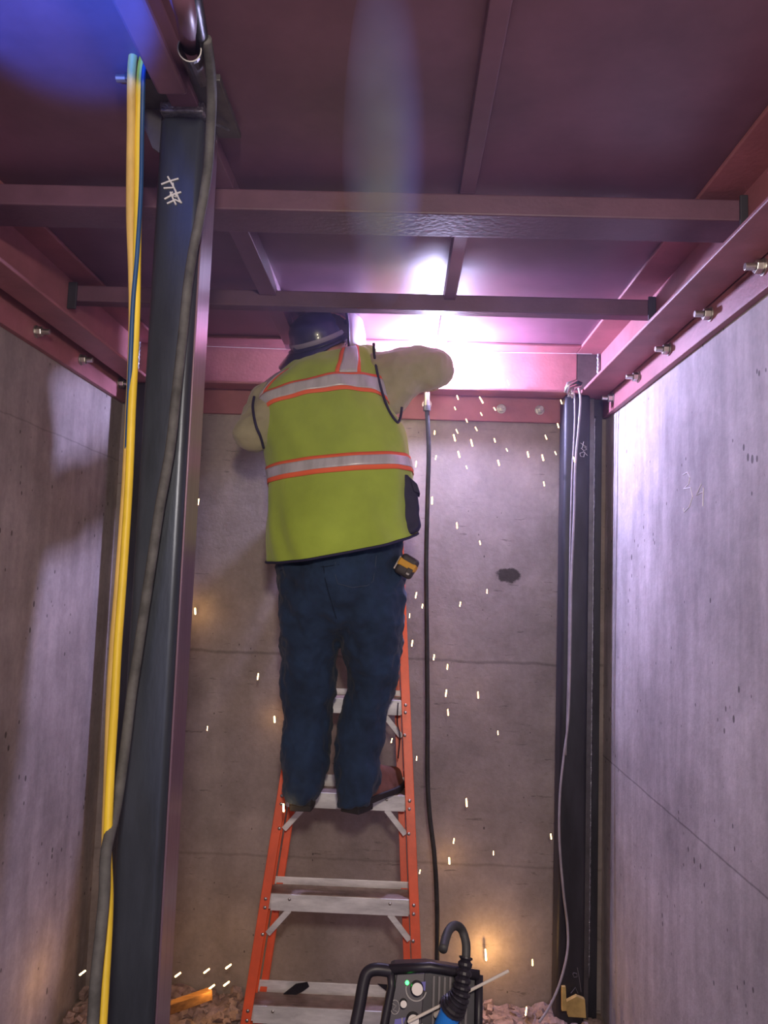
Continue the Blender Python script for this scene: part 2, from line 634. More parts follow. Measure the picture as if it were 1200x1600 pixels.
# ------------------------------------------------------------------ columns
def hss(name, x0, x1, y0, y1, z0, z1, m, label, r=.014):
    root = empty(name, ((x0 + x1) / 2, (y0 + y1) / 2, z0), label, 'column')
    o = MB().box((x0, y0, z0), (x1, y1, z1)).build('tube', m, root, bevel=r, seg=5, smooth=True)
    return root


def strokes(parent, name, m, lines, r, depthfn, label=None):
    mb = MB()
    for l in lines:
        mb.tube([depthfn(*p) for p in l], r, 6)
    o = mb.build(name, m, parent)
    if label: o['label'] = label
    return o


colF = hss('steel_column', -.488, -.402, 1.39, 1.488, 0, CZ + .872, M_mill,
           'tall black steel tube column in front at the left, yellow hoses beside it')
MB().box((-.53, 1.312, CZ + .889), (-.355, 1.497, CZ + .902)).build('cap_plate', M_plate, colF, bevel=.0015)
MB().box((-.485, 1.375, CZ + .868), (-.400, 1.490, CZ + .890)).build('weld_collar', M_weld, colF, bevel=.004)
MB().box((-.4025, 1.402, 0), (-.3985, 1.486, CZ + .868)).build('side_bar', mat('glossy_primer', (.22, .14, .19), .28, .3, var=.2, vscale=6, stretch=(2, 20, .5)), colF, bevel=.002)
gm = MB()
gm.prism([V((-.488, 1.40, CZ + .888)), V((-.528, 1.40, CZ + .888)), V((-.522, 1.40, CZ + .855)), V((-.502, 1.40, CZ + .81)), V((-.488, 1.40, CZ + .80))], (0, .008, 0))
gm.build('gusset', M_plate, colF)
bo = MB()
bo.tube([V((-.548, 1.322, CZ + .896)), V((-.528, 1.322, CZ + .896))], .007, 10)
bo.build('clamp_bolt', M_zinc, colF)
gs = MB()
for z in (0.03, .30):
    gs.tube([V((-.398, 1.42 + z * .0, CZ + .876)), V((-.37, 1.455, CZ + .882))], .003, 6)
gs.build('weld_spatter', M_weld, colF)
F1 = lambda x, y: at(x, y, 1.3885)
strokes(colF, 'chalk_mark', M_white, [
    [(252, 288), (262, 284), (279, 279)], [(262, 276), (270, 290), (275, 300)], [(256, 294), (272, 293), (270, 286)],
    [(274, 297), (275, 308), (266, 304), (270, 300)], [(257, 311), (270, 304), (283, 300)], [(261, 318), (274, 312), (284, 317)],
    [(266, 300), (271, 312), (275, 320)], [(275, 300), (279, 310), (283, 317)]], .0018, F1, 'white chalk mark')

colB = hss('steel_column', .602, .700, 2.872, 2.968, 0, Z0 - .002, M_mill2,
           'dark steel tube column in the back right corner beside the grey cable')
MB().box((.708, 2.93, 0), (.728, 2.97, Z0 - .002)).build('side_plate', M_plate, colB, bevel=.002)
MB().box((.729, 2.945, 0), (.762, 2.97, Z0 - .002)).build('side_plate', M_mill2, colB, bevel=.002)
pts = [(.730, 2.938 + .0015 * math.sin(i * 1.9), .15 + i * .019) for i in range(110)]
MB().tube(pts, [.005 + .002 * random.random() for _ in pts], 6).build('weld_bead', M_weld, colB, smooth=True)
F2 = lambda x, y: at(x, y, 2.871)
strokes(colB, 'chalk_mark', M_silver, [
    [(907, 692), (917, 699)], [(912, 690), (910, 700)], [(913, 698), (917, 702), (912, 704), (908, 700)],
    [(906, 708), (914, 706), (912, 714), (907, 713), (906, 708)], [(911, 705), (918, 712)]], .0011, F2, 'small pale chalk mark')
strokes(colB, 'chalk_mark', M_chalk3, [
    [(896, 1520), (901, 1521), (902, 1526), (897, 1527), (895, 1522), (896, 1520)], [(902, 1512), (905, 1528), (908, 1550)],
    [(892, 1552), (899, 1543), (903, 1552)]], .0012, F2, 'dim chalk scribble near the floor')
hss('steel_column', -1.045, -.945, 2.872, 2.968, 0, Z0 - .002, M_mill2,
    'shadowed steel tube column in the back left corner behind the yellow hoses')

# faint chalk writing on the right wall
FW = lambda x, y: atX(x, y, XR - .0004)
wm = strokes(None, 'wall_writing', M_chalk2, [
    [(1067, 742), (1074, 738), (1078, 746), (1076, 756), (1068, 764)], [(1068, 764), (1079, 762), (1082, 776), (1077, 792), (1069, 800), (1068, 794)],
    [(1096, 756), (1088, 774), (1099, 768)], [(1099, 762), (1098, 791)]], .0015, FW)
tag(wm, 'faint chalk B4 written on the right concrete wall', 'writing')

# tube and bars hung under the ceiling in front of the column
t1 = empty('steel_tube', (-.43, 1.0, CZ + .87), 'maroon square tube under the ceiling running out to the column cap', 'steel tube')
MB().box((-.462, .72, CZ + .850), (-.408, 1.300, CZ +   .903)).build('tube', M_ceil, t1, bevel=.006)


def gutter(name, p0, p1, r, m, label, a0=-30, a1=250, thick=.002):
    p0, p1 = V(p0), V(p1)
    t = (p1 - p0).normalized()
    u = V((0, 0, 1)).cross(t).normalized()
    w_ = t.cross(u)
    rings = []
    for p in (p0, p0.lerp(p1, .5), p1):
        rg = []
        angs = [math.radians(a0 + (a1 - a0) * i / 16) for i in range(17)]
        for a in angs: rg.append(p + (u * math.cos(a) - w_ * math.sin(a)) * r)
        for a in reversed(angs): rg.append(p + (u * math.cos(a) - w_ * math.sin(a)) * (r - thick))
        rings.append(rg)
    o = MB().loft(rings).build(name, m)
    return tag(o, label, 'steel pipe')


gutter('half_pipe', at(296, 76, 1.16), at(313, 118, 1.300), .0195, M_plate, 'short split steel pipe with a bright edge above the front column')
o = MB().tube([at(278, -40, .98), at(290, 20, 1.07), at(298, 70, 1.19)], .0165, 18).build('round_bar', M_ceil, smooth=True)
tag(o, 'maroon round bar running into the split pipe above the front column', 'steel bar')
gb = MB()
gb.tube([at(292, -45, .99), at(301, 0, 1.06), at(309, 40, 1.12), at(318, 82, 1.2)], [.014, .015, .014, .012], 14)
o = gb.build('hanging_hose', M_mill, smooth=True)
tag(o, 'dark glossy hose end hanging from the ceiling above the front column', 'hose')


# ------------------------------------------------------------------ hoses and cables
def cable(name, lst, r, m, label, cat='cable', group=None, k=6, n=10):
    pts = cr(pxs(lst), k)
    o = MB().tube(pts, r, n).build(name, m, smooth=True)
    return tag(o, label, cat, group)


cable('air_hose', [(212, 60, 1.27), (206, 110, 1.29), (205, 200, 1.32), (204, 330, 1.34), (207, 420, 1.35), (208, 500, 1.35), (205, 600, 1.35), (197, 760, 1.34),
                   (187, 900, 1.33), (178, 1010, 1.32), (173, 1100, 1.31), (170, 1200, 1.30), (166, 1330, 1.28), (166, 1460, 1.26), (156, 1600, 1.22), (150, 1690, 1.2)],
      .0082, M_tan, 'thick yellow hose hanging left of the black front column', 'hose')
cable('air_hose', [(224, 90, 1.28), (220, 115, 1.29), (217, 180, 1.32), (216, 300, 1.335), (214, 400, 1.335), (213, 480, 1.335), (210, 560, 1.335), (206, 640, 1.33),
                   (201, 760, 1.325), (192, 900, 1.315), (184, 1010, 1.305), (179, 1100, 1.295), (173, 1200, 1.29), (168, 1320, 1.27), (170, 1420, 1.26), (160, 1600, 1.21), (155, 1690, 1.19)],
      .0072, M_yellow, 'bright yellow hose hanging against the blue one', 'hose')
cable('oxygen_hose', [(228, 95, 1.275), (224, 120, 1.28), (222, 200, 1.31), (220, 300, 1.32), (214, 400, 1.322), (208, 470, 1.322), (204, 560, 1.325), (198, 700, 1.34), (190, 850, 1.345)],
      .0040, M_bluec, 'thin blue hose running down between the yellow hoses', 'hose')
cable('welding_cable', [(322, 60, 1.15), (328, 100, 1.2), (331, 150, 1.26), (329, 200, 1.30), (325, 260, 1.33), (316, 320, 1.35), (302, 390, 1.365), (293, 450, 1.365), (286, 520, 1.365),
                        (276, 610, 1.36), (266, 700, 1.36), (250, 790, 1.36), (238, 870, 1.36), (226, 950, 1.36), (214, 1030, 1.36), (205, 1090, 1.355),
                        (194, 1180, 1.34), (182, 1260, 1.31), (166, 1330, 1.25), (163, 1395, 1.24), (157, 1460, 1.22), (149, 1540, 1.2), (143, 1640, 1.18)],
      .0088, M_dusty, 'dusty dark cable draped down the face of the front column')

hang = empty('hanging_cable', at(668, 640, 2.84), 'straight black cable hanging in front of the back wall right of the worker', 'cable')
MB().tube(cr(pxs([(667, 640, 2.84), (670, 700, 2.84), (668, 780, 2.84), (666, 880, 2.84), (667, 1000, 2.84), (668, 1120, 2.84), (668, 1210, 2.84), (671, 1270, 2.84), (679, 1340, 2.84), (683, 1420, 2.84), (683, 1500, 2.84)])),
          .0085, 12).build('cable', M_rubber, hang, smooth=True)
MB().tube(pxs([(667, 611, 2.84), (667, 636, 2.84)]), .0105, 14).build('metal_coupling', M_zinc, hang)
MB().tube(pxs([(667, 634, 2.84), (667, 642, 2.84)]), .014, 14).build('collar', M_plate, hang)

cable('ground_cable', [(904, 606, 2.82), (907, 625, 2.82), (904, 668, 2.83), (899, 725, 2.83), (897, 800, 2.835), (893, 900, 2.84), (891, 1010, 2.84), (888, 1120, 2.83), (881, 1180, 2.82),
                       (875, 1240, 2.81), (874, 1310, 2.80), (880, 1390, 2.79), (887, 1450, 2.79), (886, 1490, 2.77), (875, 1535, 2.75), (860, 1570, 2.73), (842, 1598, 2.71)],
      .0042, M_greyc, 'thin grey cable falling from the clamp down the back right column')
cable('tie_wire', [(898, 616, 2.845), (898, 660, 2.85), (896, 700, 2.855), (893, 760, 2.856), (890, 900, 2.856), (888, 1050, 2.857), (884, 1180, 2.86)],
      .0030, M_greyc, 'second thinner grey wire hanging from the clamp along the column edge', 'wire')

gc = empty('ground_clamp', at(897, 604, 2.85), 'steel ground clamp biting the beam flange above the back right column', 'clamp')
mb = MB()
mb.tube(pxs([(884, 613, 2.83), (888, 600, 2.83), (902, 596, 2.83)]), [.008, .010, .008], 10)
mb.build('upper_jaw', M_zinc, gc, smooth=True)
mb = MB()
mb.tube(pxs([(889, 620, 2.835), (893, 608, 2.835), (908, 602, 2.835)]), [.006, .009, .008], 10)
mb.tube(pxs([(896, 622, 2.83), (894, 606, 2.83)]), [.008, .007], 10)
mb.build('lower_jaw', M_zinc, gc, smooth=True)
MB().tube(pxs([(902, 597, 2.822), (909, 600, 2.822)]), .007, 12).build('grip', M_black, gc)
MB().tube(pxs([(886, 615, 2.825), (898, 619, 2.825)]), .003, 8).build('screw', M_zinc, gc)


# ------------------------------------------------------------------ ladder
def ly(dz): return 2.434 + .27 * (dz + 1.296)


def lxR(dz): return .018 - .073 * dz


def lxL(dz): return -.318 + .088 * dz


lad = empty('stepladder', (-.15, ly(-CZ), 0), 'closed orange stepladder with aluminium steps leaning on the back wall', 'ladder')
top = .42


def railmesh(fx, sgn, y0=0.0, fw=.030, dp=.068, t=.005, z1=top):
    mb = MB()
    a, b = -CZ, z1
    for (xa, xb, ya, yb) in ((0, fw, 0, t), (0, t, t, dp), (0, fw, dp, dp + t)):
        ps = []
        for dz in (a, b):
            x = fx(dz)
            y = ly(dz) + y0
            z = CZ + dz
            q = [(x + sgn * xa, y + ya, z), (x + sgn * xb, y + ya, z), (x + sgn * xb, y + yb, z), (x + sgn * xa, y + yb, z)]
            ps += q
        mb.hexa(ps)
    return mb


RL = railmesh(lxL, 1).build('rail', M_orange, lad, bevel=.0015)
RR = railmesh(lxR, -1).build('rail', M_orange, lad, bevel=.0015)


def rivet(p, parent, r=.0058):
    MB().ball(p, (r, .003, r), n=10).build('rivet', M_zinc, parent, smooth=True)


for i in range(6):
    dz = -1.296 + .295 * i
    if dz > top - .1: break
    xl, xr, y = lxL(dz) + .005, lxR(dz) - .005, ly(dz)
    z = CZ + dz
    mb = MB()
    mb.box((xl + .026, y - .001, z - .052), (xr - .026, y + .003, z - .002))     # front apron
    mb.box((xl + .002, y + .006, z - .050), (xr - .002, y + .008, z - .004))
    st = mb.build('step', M_alu, lad, bevel=.0006)
    mb = MB()
    for q in range(5):                                                            # grooved tread
        mb.box((xl + .002, y + .003 + q * .0145, z - .003 - (q % 2) * .002), (xr - .002, y + .0175 + q * .0145, z))
    mb.build('tread', M_tread, st, bevel=.0004)
    for s, x in ((1, xl), (-1, xr)):
        mb = MB()
        c0 = V((x + s * .020, y + .002, z - .125))
        c1 = V((x + s * .085, y + .002, z - .05))
        d = (c1 - c0).normalized()
        nrm = V((0, 1, 0)).cross(d) * .009
        mb.prism([c0 - nrm, c0 + nrm, c1 + nrm, c1 - nrm], (0, .003, 0))
        mb.build('knee_brace', M_alu, lad, bevel=.0005)
        xx = x + s * .010
        for dd in (-.016, -.040, -.112):
            rivet(V((xx + s * (-.088 if False else 0), ly(dz + dd) - .0015, z + dd)), lad)
        rivet(V((x + s * .085, y - .002, z - .016)), st, .005)
# folded rear frame behind the steps
for fx, s in ((lambda d: lxL(d) + .034, 1), (lambda d: lxR(d) - .034, -1)):
    o = railmesh(fx, s, .086, .022, .022, .004, top - .05).build('rear_rail', M_orange, lad, bevel=.001)
for dz in (-1.296 + .020, -1.0 + .01, -.7 + .02, -.4):
    mb = MB()
    y = ly(dz) + .083
    mb.box((lxL(dz) + .012, y, CZ + dz - .035), (lxR(dz) - .012, y + .004, CZ + dz + .008))
    mb.build('rear_brace', M_alu, lad, bevel=.001)
for p in ([(438, 1557), (462, 1538), (480, 1535), (483, 1542), (472, 1550), (455, 1558)],
          [(590, 1538), (612, 1540), (640, 1556), (618, 1560)]):
    MB().prism([at(x, y, 2.50) for x, y in p], (0, .004, 0)).build('spreader_bracket', M_black, lad)
for fx, s in ((lxL, 1), (lxR, -1)):
    x = fx(-CZ)
    y = ly(-CZ)
    MB().box((x - s * .004, y - .006, 0), (x + s * .036, y + .080, .03)).build('foot', M_black, lad, bevel=.003)
# cord hanging at the right rail
cable('lanyard', [(622, 1098, 2.62), (621, 1130, 2.62), (625, 1150, 2.62), (622, 1185, 2.62)], .002, M_black, 'short dark cord hanging inside the right ladder rail', 'cord')


# ------------------------------------------------------------------ the worker
worker = empty('person', (-.2, 2.6, CZ - .70), 'person in lime safety vest and jeans standing on the ladder, back turned, welding', 'person')


def ring(L, R, Y, b, back=None, n=28, p=2.3, front=None):
    """closed horizontal ring from two pixel edges at depth Y with half-depth b"""
    pl, pr = at(L[0], L[1], Y), at(R[0], R[1], Y)
    c = (pl + pr) / 2
    sd = (pr - pl) / 2
    bk = V((0, -b, 0))
    if back is not None:
        bk = at(back[0], back[1], Y - b) - c
    fr = V((0, (front or b), bk.z * -.2))
    out = []
    for j in range(n):
        a = 2 * math.pi * j / n
        ca, sa = math.cos(a), math.sin(a)
        e = 2 / p
        x = math.copysign(abs(ca) ** e, ca)
        y = math.copysign(abs(sa) ** e, sa)
        out.append(c + sd * x + (bk * y if y > 0 else fr * -y))
    return out


# --- joints
neck = at(516, 556, 2.60)
headc = at(513, 524, 2.655)
shR = at(592, 588, 2.56)
shL = at(428, 630, 2.54)
elR = at(676, 576, 2.545)
elL = at(397, 676, 2.47)
wrR = at(650, 588, 2.66)
wrL = at(500, 640, 2.76)
haR = at(662, 592, 2.71)
haL = at(560, 615, 2.84)
hip = at(532, 870, 2.50)
hL, hR = at(487, 905, 2.51), at(580, 900, 2.51)
knL, knR = at(478, 1088, 2.53), at(570, 1080, 2.54)
anL, anR = at(474, 1228, 2.475), at(556, 1220, 2.475)
ZS = CZ - .703                       # top of the step he stands on
toeL = V((anL.x - .005, 2.70, ZS + .035))
toeR = V((anR.x + .125, 2.70, ZS + .035))

bd = MB()
bd.ball(headc, (.075, .095, .108))
bd.ball(headc + V((.0, .05, -.05)), (.050, .05, .055))
bd.cap(neck + V((0, -.01, -.03)), headc + V((0, -.01, -.04)), .062, .058)
bd.loft([ring((430, 865), (632, 848), 2.49, .12), ring((438, 800), (612, 785), 2.49, .14), ring((430, 700), (605, 680), 2.52, .13),
         ring((425, 630), (592, 610), 2.55, .11), ring((450, 590), (572, 570), 2.57, .08), ring((485, 565), (548, 556), 2.59, .05)])
for a, b, r0, r1 in ((shR, elR, .062, .048), (elR, wrR, .046, .032), (shL, elL, .062, .048), (elL, wrL, .046, .032),
                     (wrR, haR, .034, .036), (wrL, haL, .034, .036),
                     (hL, knL, .080, .045), (knL, anL, .045, .034), (hR, knR, .080, .040), (knR, anR, .040, .034),
                     (V((anL.x, anL.y + .03, ZS + .05)), toeL, .026, .022), (anL, V((anL.x, anL.y + .03, ZS + .055)), .034, .026), (V((anR.x + .015, anR.y + .03, ZS + .05)), toeR, .026, .022), (anR, V((anR.x + .015, anR.y + .03, ZS + .055)), .034, .026)):
    bd.cap(a, b, r0, r1)


def fingers(mb, w_, h, side, r):
    d = (h - w_).normalized()
    u = d.cross(V((0, 0, 1))).normalized()
    up = u.cross(d)
    for i, (o, ln) in enumerate(((-.027, .032), (-.009, .038), (.009, .036), (.027, .028))):
        a = h + u * o + d * .01
        b = a + d * ln + up * -.006
        c = b - up * .022 + d * .004
        e = c - d * .020 - up * .004
        for p, q in ((a, b), (b, c), (c, e)):
            mb.cap(p, q, r, r * .92, 10)
    t0 = h - d * .03 + u * side * .022
    t1 = t0 + u * side * .022 + d * .028 - up * .008
    t2 = t1 + d * .022 - up * .014 - u * side * .012
    mb.cap(t0, t1, r * 1.15, r * 1.05, 10)
    mb.cap(t1, t2, r * 1.05, r * .9, 10)


fingers(bd, wrR, haR, -1, .0085)
fingers(bd, wrL, haL, 1, .0085)
body = bd.build('body', M_skin, worker, voxel=.008, sm=3)

gl = MB()
for w_, h, s in ((wrR, haR, -1), (wrL, haL, 1)):
    gl.cap(w_.lerp(h, -.9), h, .044, .042)
    fingers(gl, w_, h, s, .0125)
gl.build('gloves', M_glove, worker, voxel=.005, sm=2)

# face details, turned to the weld
fc = headc + V((.03, .085, -.02))
nz = MB().cap(fc + V((.006, .0, .01)), fc + V((.008, .016, -.018)), .009, .013, 10)
nz.build('nose', M_skin, worker, smooth=True)
MB().tube([fc + V((-.02, .006, -.052)), fc + V((0.004, .012, -.05)), fc + V((.026, .004, -.052))], .004, 8).build('mouth', M_glove, worker, smooth=True)
for s in (-1, 1):
    MB().ball(fc + V((s * .03 + .004, -.004, .028)), (.013, .008, .008), n=12).build('eye', M_silver, worker, smooth=True)
ec = at(534, 537, 2.62)
for e in (ec, ec + V((-.158, .01, -.012))):
    MB().ball(e, (.012, .018, .027), Matrix.Rotation(.35, 3, 'Y'), n=14).build('ear', M_skin, worker, smooth=True)
hr = MB()
hr.ball(headc + V((-.002, -.018, .0)), (.079, .086, .082))
hr.build('hair', M_hair, worker, smooth=True)

# --- shirt: sleeves and collar
sh = MB()
sh.loft([ring((440, 790), (612, 778), 2.49, .13), ring((425, 690), (608, 672), 2.52, .13), ring((415, 640), (603, 610), 2.55, .115),
         ring((440, 598), (584, 560), 2.57, .085), ring((482, 568), (552, 552), 2.59, .055)])
sh.cap(shR, at(640, 577, 2.55), .082, .078)
sh.cap(at(640, 577, 2.55), elR, .076, .074)
sh.cap(elR, wrR, .070, .05)
sh.cap(at(612, 622, 2.55), at(640, 590, 2.55), .06, .06)
sh.cap(shL, elL, .082, .066)
sh.cap(at(408, 655, 2.50), at(400, 680, 2.48), .066, .062)
sh.cap(elL, wrL, .060, .05)
sh.build('shirt', M_shirt, worker, voxel=.008, sm=5, disp=.028, dscale=.065)

# --- vest
rows = [  # L, R, mid(back), Y, b
    ((421, 876), (641, 834), (536, 864), 2.470, .165),
    ((417, 820), (638, 800), (528, 812), 2.475, .175),
    ((420, 760), (640, 742), (535, 737), 2.490, .170),
    ((419, 733), (636, 716), (535, 709), 2.500, .165),
    ((414, 700), (627, 672), (522, 664), 2.515, .155),
    ((405, 665), (606, 642), (503, 614), 2.535, .140),
    ((398, 643), (595, 606), (492, 591), 2.545, .130),
    ((408, 614), (588, 572), (500, 571), 2.560, .115),
    ((432, 588), (583, 549), (508, 557), 2.575, .092),
    ((462, 565), (570, 540), (516, 549), 2.590, .070),
    ((486, 553), (551, 543), (519, 547), 2.600, .052),
]


def rowvec(r):
    pl, pr = at(*r[0], r[3]), at(*r[1], r[3])
    pm = at(*r[2], r[3] - r[4])
    return [pl, pr, pm, V((r[4], 0, 0))]


RV = [rowvec(r) for r in rows]


def vrow(t):
    i = min(int(t), len(RV) - 2)
    u = t - i
    out = []
    for q in range(4):
        a, b, c, d = (RV[max(i - 1, 0)][q], RV[i][q], RV[i + 1][q], RV[min(i + 2, len(RV) - 1)][q])
        out.append(0.5 * ((2 * b) + (c - a) * u + (2 * a - 5 * b + 4 * c - d) * u * u + (3 * b - a - 3 * c + d) * u ** 3))
    return out


def vpt(t, a, off=0.0):
    """point on the vest: row t, angle a (0 = right side, 90 = middle of the back)"""
    pl, pr, pm, bb = vrow(t)
    c = (pl + pr) / 2
    sd = (pr - pl) / 2
    bk = pm - c
    fr = V((0, bb.x, -bk.z * .15))
    ca, sa = math.cos(a), math.sin(a)
    e = 2 / 2.25
    x = math.copysign(abs(ca) ** e, ca)
    y = math.copysign(abs(sa) ** e, sa)
    dirn = sd * x + (bk * y if y > 0 else fr * -y)
    p = c + dirn
    # soft vertical folds in the cloth, growing toward the hem
    fold = .005 * math.sin(a * 7 + t * .8) + .004 * math.sin(a * 13 - t * 1.7)
    fold += .016 * noise.noise(V((p.x * 11 + p.z * 3, t * .6, p.z * 5)))
    fold *= min(1, .35 + .12 * abs(t - 4))
    return p + dirn.normalized() * (off + fold)


def vgrid(ts, angs, off, closed=False):
    return [[vpt(t, a, off) for a in angs] for t in ts]


NA = 96
angs = [2 * math.pi * i / NA for i in range(NA)]
vm = MB()
vm.loft(vgrid([i * .125 for i in range(81)], angs, 0.006), cap=False)
vest = vm.build('safety_vest', M_vest, worker, smooth=True)
sd_ = vest.modifiers.new('thickness', 'SOLIDIFY')
sd_.thickness = .004
sd_.offset = -1


def band(name, m, t0, t1, a0, a1, off, k=6, na=90):
    th = .0015
    aa = [a0 + (a1 - a0) * i / na for i in range(na + 1)]
    tt = [t0 + (t1 - t0) * i / k for i in range(k + 1)]
    mb = MB()
    mb.loft(vgrid(tt, aa, off), cap=False, closed=False)
    o = mb.build(name, m, vest, smooth=True)
    s_ = o.modifiers.new('thickness', 'SOLIDIFY')
    s_.thickness = th
    s_.offset = 1
    return o


TAU = 2 * math.pi
band('orange_border', M_edge, 2.0, 3.0, 0, TAU, .0085, 8)
band('reflective_tape', M_tape, 2.18, 2.84, 0, TAU, .0105, 8)
band('orange_border', M_edge, 5.0, 6.06, math.radians(8), math.radians(176), .0085, 8)
band('reflective_tape', M_tape, 5.17, 5.90, math.radians(8), math.radians(176), .0105, 8)


def angx(f):   # angle whose x fraction (-1..1) equals f on the back side
    return math.acos(math.copysign(abs(f) ** (2.25 / 2), f))


band('orange_border', M_edge, 6.0, 9.3, angx(.66), angx(.28), .0082, 14, 12)
band('reflective_tape', M_tape, 6.03, 9.3, angx(.60), angx(.34), .0100, 14, 10)
band('orange_border', M_edge, 6.0, 7.9, angx(-.70), angx(-.985), .0082, 10, 12)
band('reflective_tape', M_tape, 6.0, 7.9, angx(-.75), angx(-.985), .0100, 10, 10)
# hem binding
MB().tube([vpt(-0.02 if False else 0.0, a, .007) for a in angs] + [vpt(0, 0, .007)], .0042, 6).build('navy_binding', M_navy, vest, smooth=True)
# armhole piping laid on the cloth
bpy.context.view_layer.update()
DG = bpy.context.evaluated_depsgraph_get()


def lay(px, py, off=.007, fallback=2.45):
    r = ray(px, py).normalized()
    ok, loc, nor, idx, ob, mx = sc.ray_cast(DG, V((0, 0, CZ)), r)
    if not ok or loc.y > 2.75 or loc.y < 2.1:
        return at(px, py, fallback)
    return loc - r * off


for arm in ([(584, 537), (585, 556), (590, 585), (597, 612), (606, 638), (615, 653), (622, 660), (626, 650), (628, 636)],
            [(397, 620), (395, 634), (397, 652), (401, 668), (407, 682), (412, 700)]):
    pts = [lay(*p) for p in arm]
    for k in range(1, len(pts)):
        if abs(pts[k].y - pts[k - 1].y) > .05:
            pts[k] = at(*arm[k], pts[k - 1].y)
    MB().tube(cr(pts), .0044, 8).build('navy_binding', M_navy, vest, smooth=True)
# lime shoulder flap of the vest between strap and armhole over the sleeve is part of the shell; dark side pocket
pk = MB()
poly = [(620, 742), (638, 740), (652, 758), (655, 790), (658, 822), (650, 831), (634, 837), (625, 842), (630, 800), (626, 765)]
pk.prism([at(x, y, 2.385) for x, y in poly], (0, .13, 0))
pk.build('side_pocket', M_navy, vest, voxel=.007, sm=4, disp=.012, dscale=.05)
pf = MB()
pf.prism([at(x, y, 2.38) for x, y in [(640, 745), (652, 756), (657, 772), (646, 768)]], (0, .10, 0))
pf.build('pocket_flap', M_navy, vest, bevel=.003)

# --- jeans
jn = MB()
P = lambda y, l, r, Y, b: ring((l, y), (r, y), Y, b, p=2.15)
jn.loft([P(835, 436, 630, 2.49, .135), P(870, 431, 632, 2.49, .145), P(905, 433, 633, 2.495, .15), P(935, 436, 632, 2.505, .15), P(960, 439, 632, 2.51, .125), P(985, 443, 628, 2.515, .085), P(1000, 450, 620, 2.52, .04)])
jn.loft([P(925, 440, 545, 2.50, .13), P(960, 438, 533, 2.51, .125), P(1010, 438, 527, 2.525, .105), P(1060, 440, 524, 2.54, .10), P(1100, 441, 520, 2.545, .09),
         P(1130, 441, 518, 2.54, .088), P(1160, 441, 514, 2.525, .085), P(1180, 438, 514, 2.515, .083), P(1205, 441, 513, 2.50, .08), P(1230, 444, 503, 2.49, .092),
         P(1241, 446, 498, 2.485, .092), P(1248, 447, 492, 2.485, .092)])
jn.loft([P(925, 515, 633, 2.50, .14), P(960, 525, 633, 2.51, .138), P(1010, 533, 630, 2.525, .12), P(1060, 545, 622, 2.54, .105), P(1085, 541, 616, 2.545, .10),
         P(1105, 535, 608, 2.545, .095), P(1130, 528, 602, 2.54, .09), P(1155, 526, 599, 2.525, .088), P(1182, 523, 595, 2.515, .085), P(1215, 524, 594, 2.50, .085),
         P(1238, 526, 588, 2.49, .092), P(1252, 527, 577, 2.485, .092)])
jeans = jn.build('jeans', M_denim, worker, voxel=.0075, sm=5, disp=.030, dscale=.055)
# back pocket and seams
bpy.context.view_layer.update()
DG = bpy.context.evaluated_depsgraph_get()


def lay2(x, y, off):
    return lay(x, y, off, 2.345)


strokes(jeans, 'pocket_stitching', M_stitch, [[(524, 878), (524, 900), (528, 912), (550, 918), (574, 915), (583, 908), (587, 880), (588, 868)]], .0013, lambda x, y: lay2(x, y, .0008))

M_seam = mat('denim_seam', (.006, .014, .035), .95)
strokes(jeans, 'seam', M_seam, [[(505, 884), (508, 905), (513, 925), (519, 945), (525, 965), (530, 985)]], .0016, lambda x, y: lay2(x, y, .0006))
strokes(jeans, 'seam', M_seam, [[(437, 892), (455, 884), (480, 882), (505, 886), (530, 882)]], .0013, lambda x, y: lay2(x, y, .0006))
# --- boots
for nm, an, to, s in (('boot', anL, toeL, 0), ('boot', anR, toeR, 1)):
    heel = V((an.x, 2.445, ZS + .035))
    d = (to - heel)
    d.z = 0
    L = d.length + .05
    d.normalize()
    u = V((0, 0, 1)).cross(d)
    pf_ = [(-.03, .028, .030), (.0, .034, .045), (.05, .036, .075), (.11, .040, .085), (.17, .049, .062), (.22, .050, .052), (.265, .042, .044), (L + .01, .018, .028)]
    ub = MB()
    rings = []
    for q, hw, ht in pf_:
        c = heel + d * q
        rings.append([V((c.x, c.y, ZS + .012)) + u * hw * math.cos(a) * (1 if math.sin(a) < 0.3 else .8) + V((0, 0, max(0, math.sin(a)) * ht * (1.3 if q > .08 else 1)))
                      for a in (TAU * j / 16 for j in range(16))])
    ub.loft(rings)
    ub.cap(V((an.x, an.y, ZS + .06)), V((an.x, an.y + .01, ZS + .10)), .042, .040)
    bt = ub.build('boot', M_boot, worker, voxel=.006, sm=3)
    so = MB()
    out = []
    for q, hw, ht in pf_:
        out.append((heel + d * q, hw + .004))
    poly = [V((c.x, c.y, ZS + .001)) + u * w2 for c, w2 in out] + [V((c.x, c.y, ZS + .001)) - u * w2 for c, w2 in reversed(out)]
    so.prism(poly, (0, 0, .020))
    so.build('sole', M_sole, bt, bevel=.003)
    hb = MB()
    poly = [V((c.x, c.y, ZS - .016)) + u * w2 for c, w2 in out[:3]] + [V((c.x, c.y, ZS - .016)) - u * w2 for c, w2 in reversed(out[:3])]
    hb.prism(poly, (0, 0, .018))
    hb.build('heel', M_sole, bt, bevel=.003)

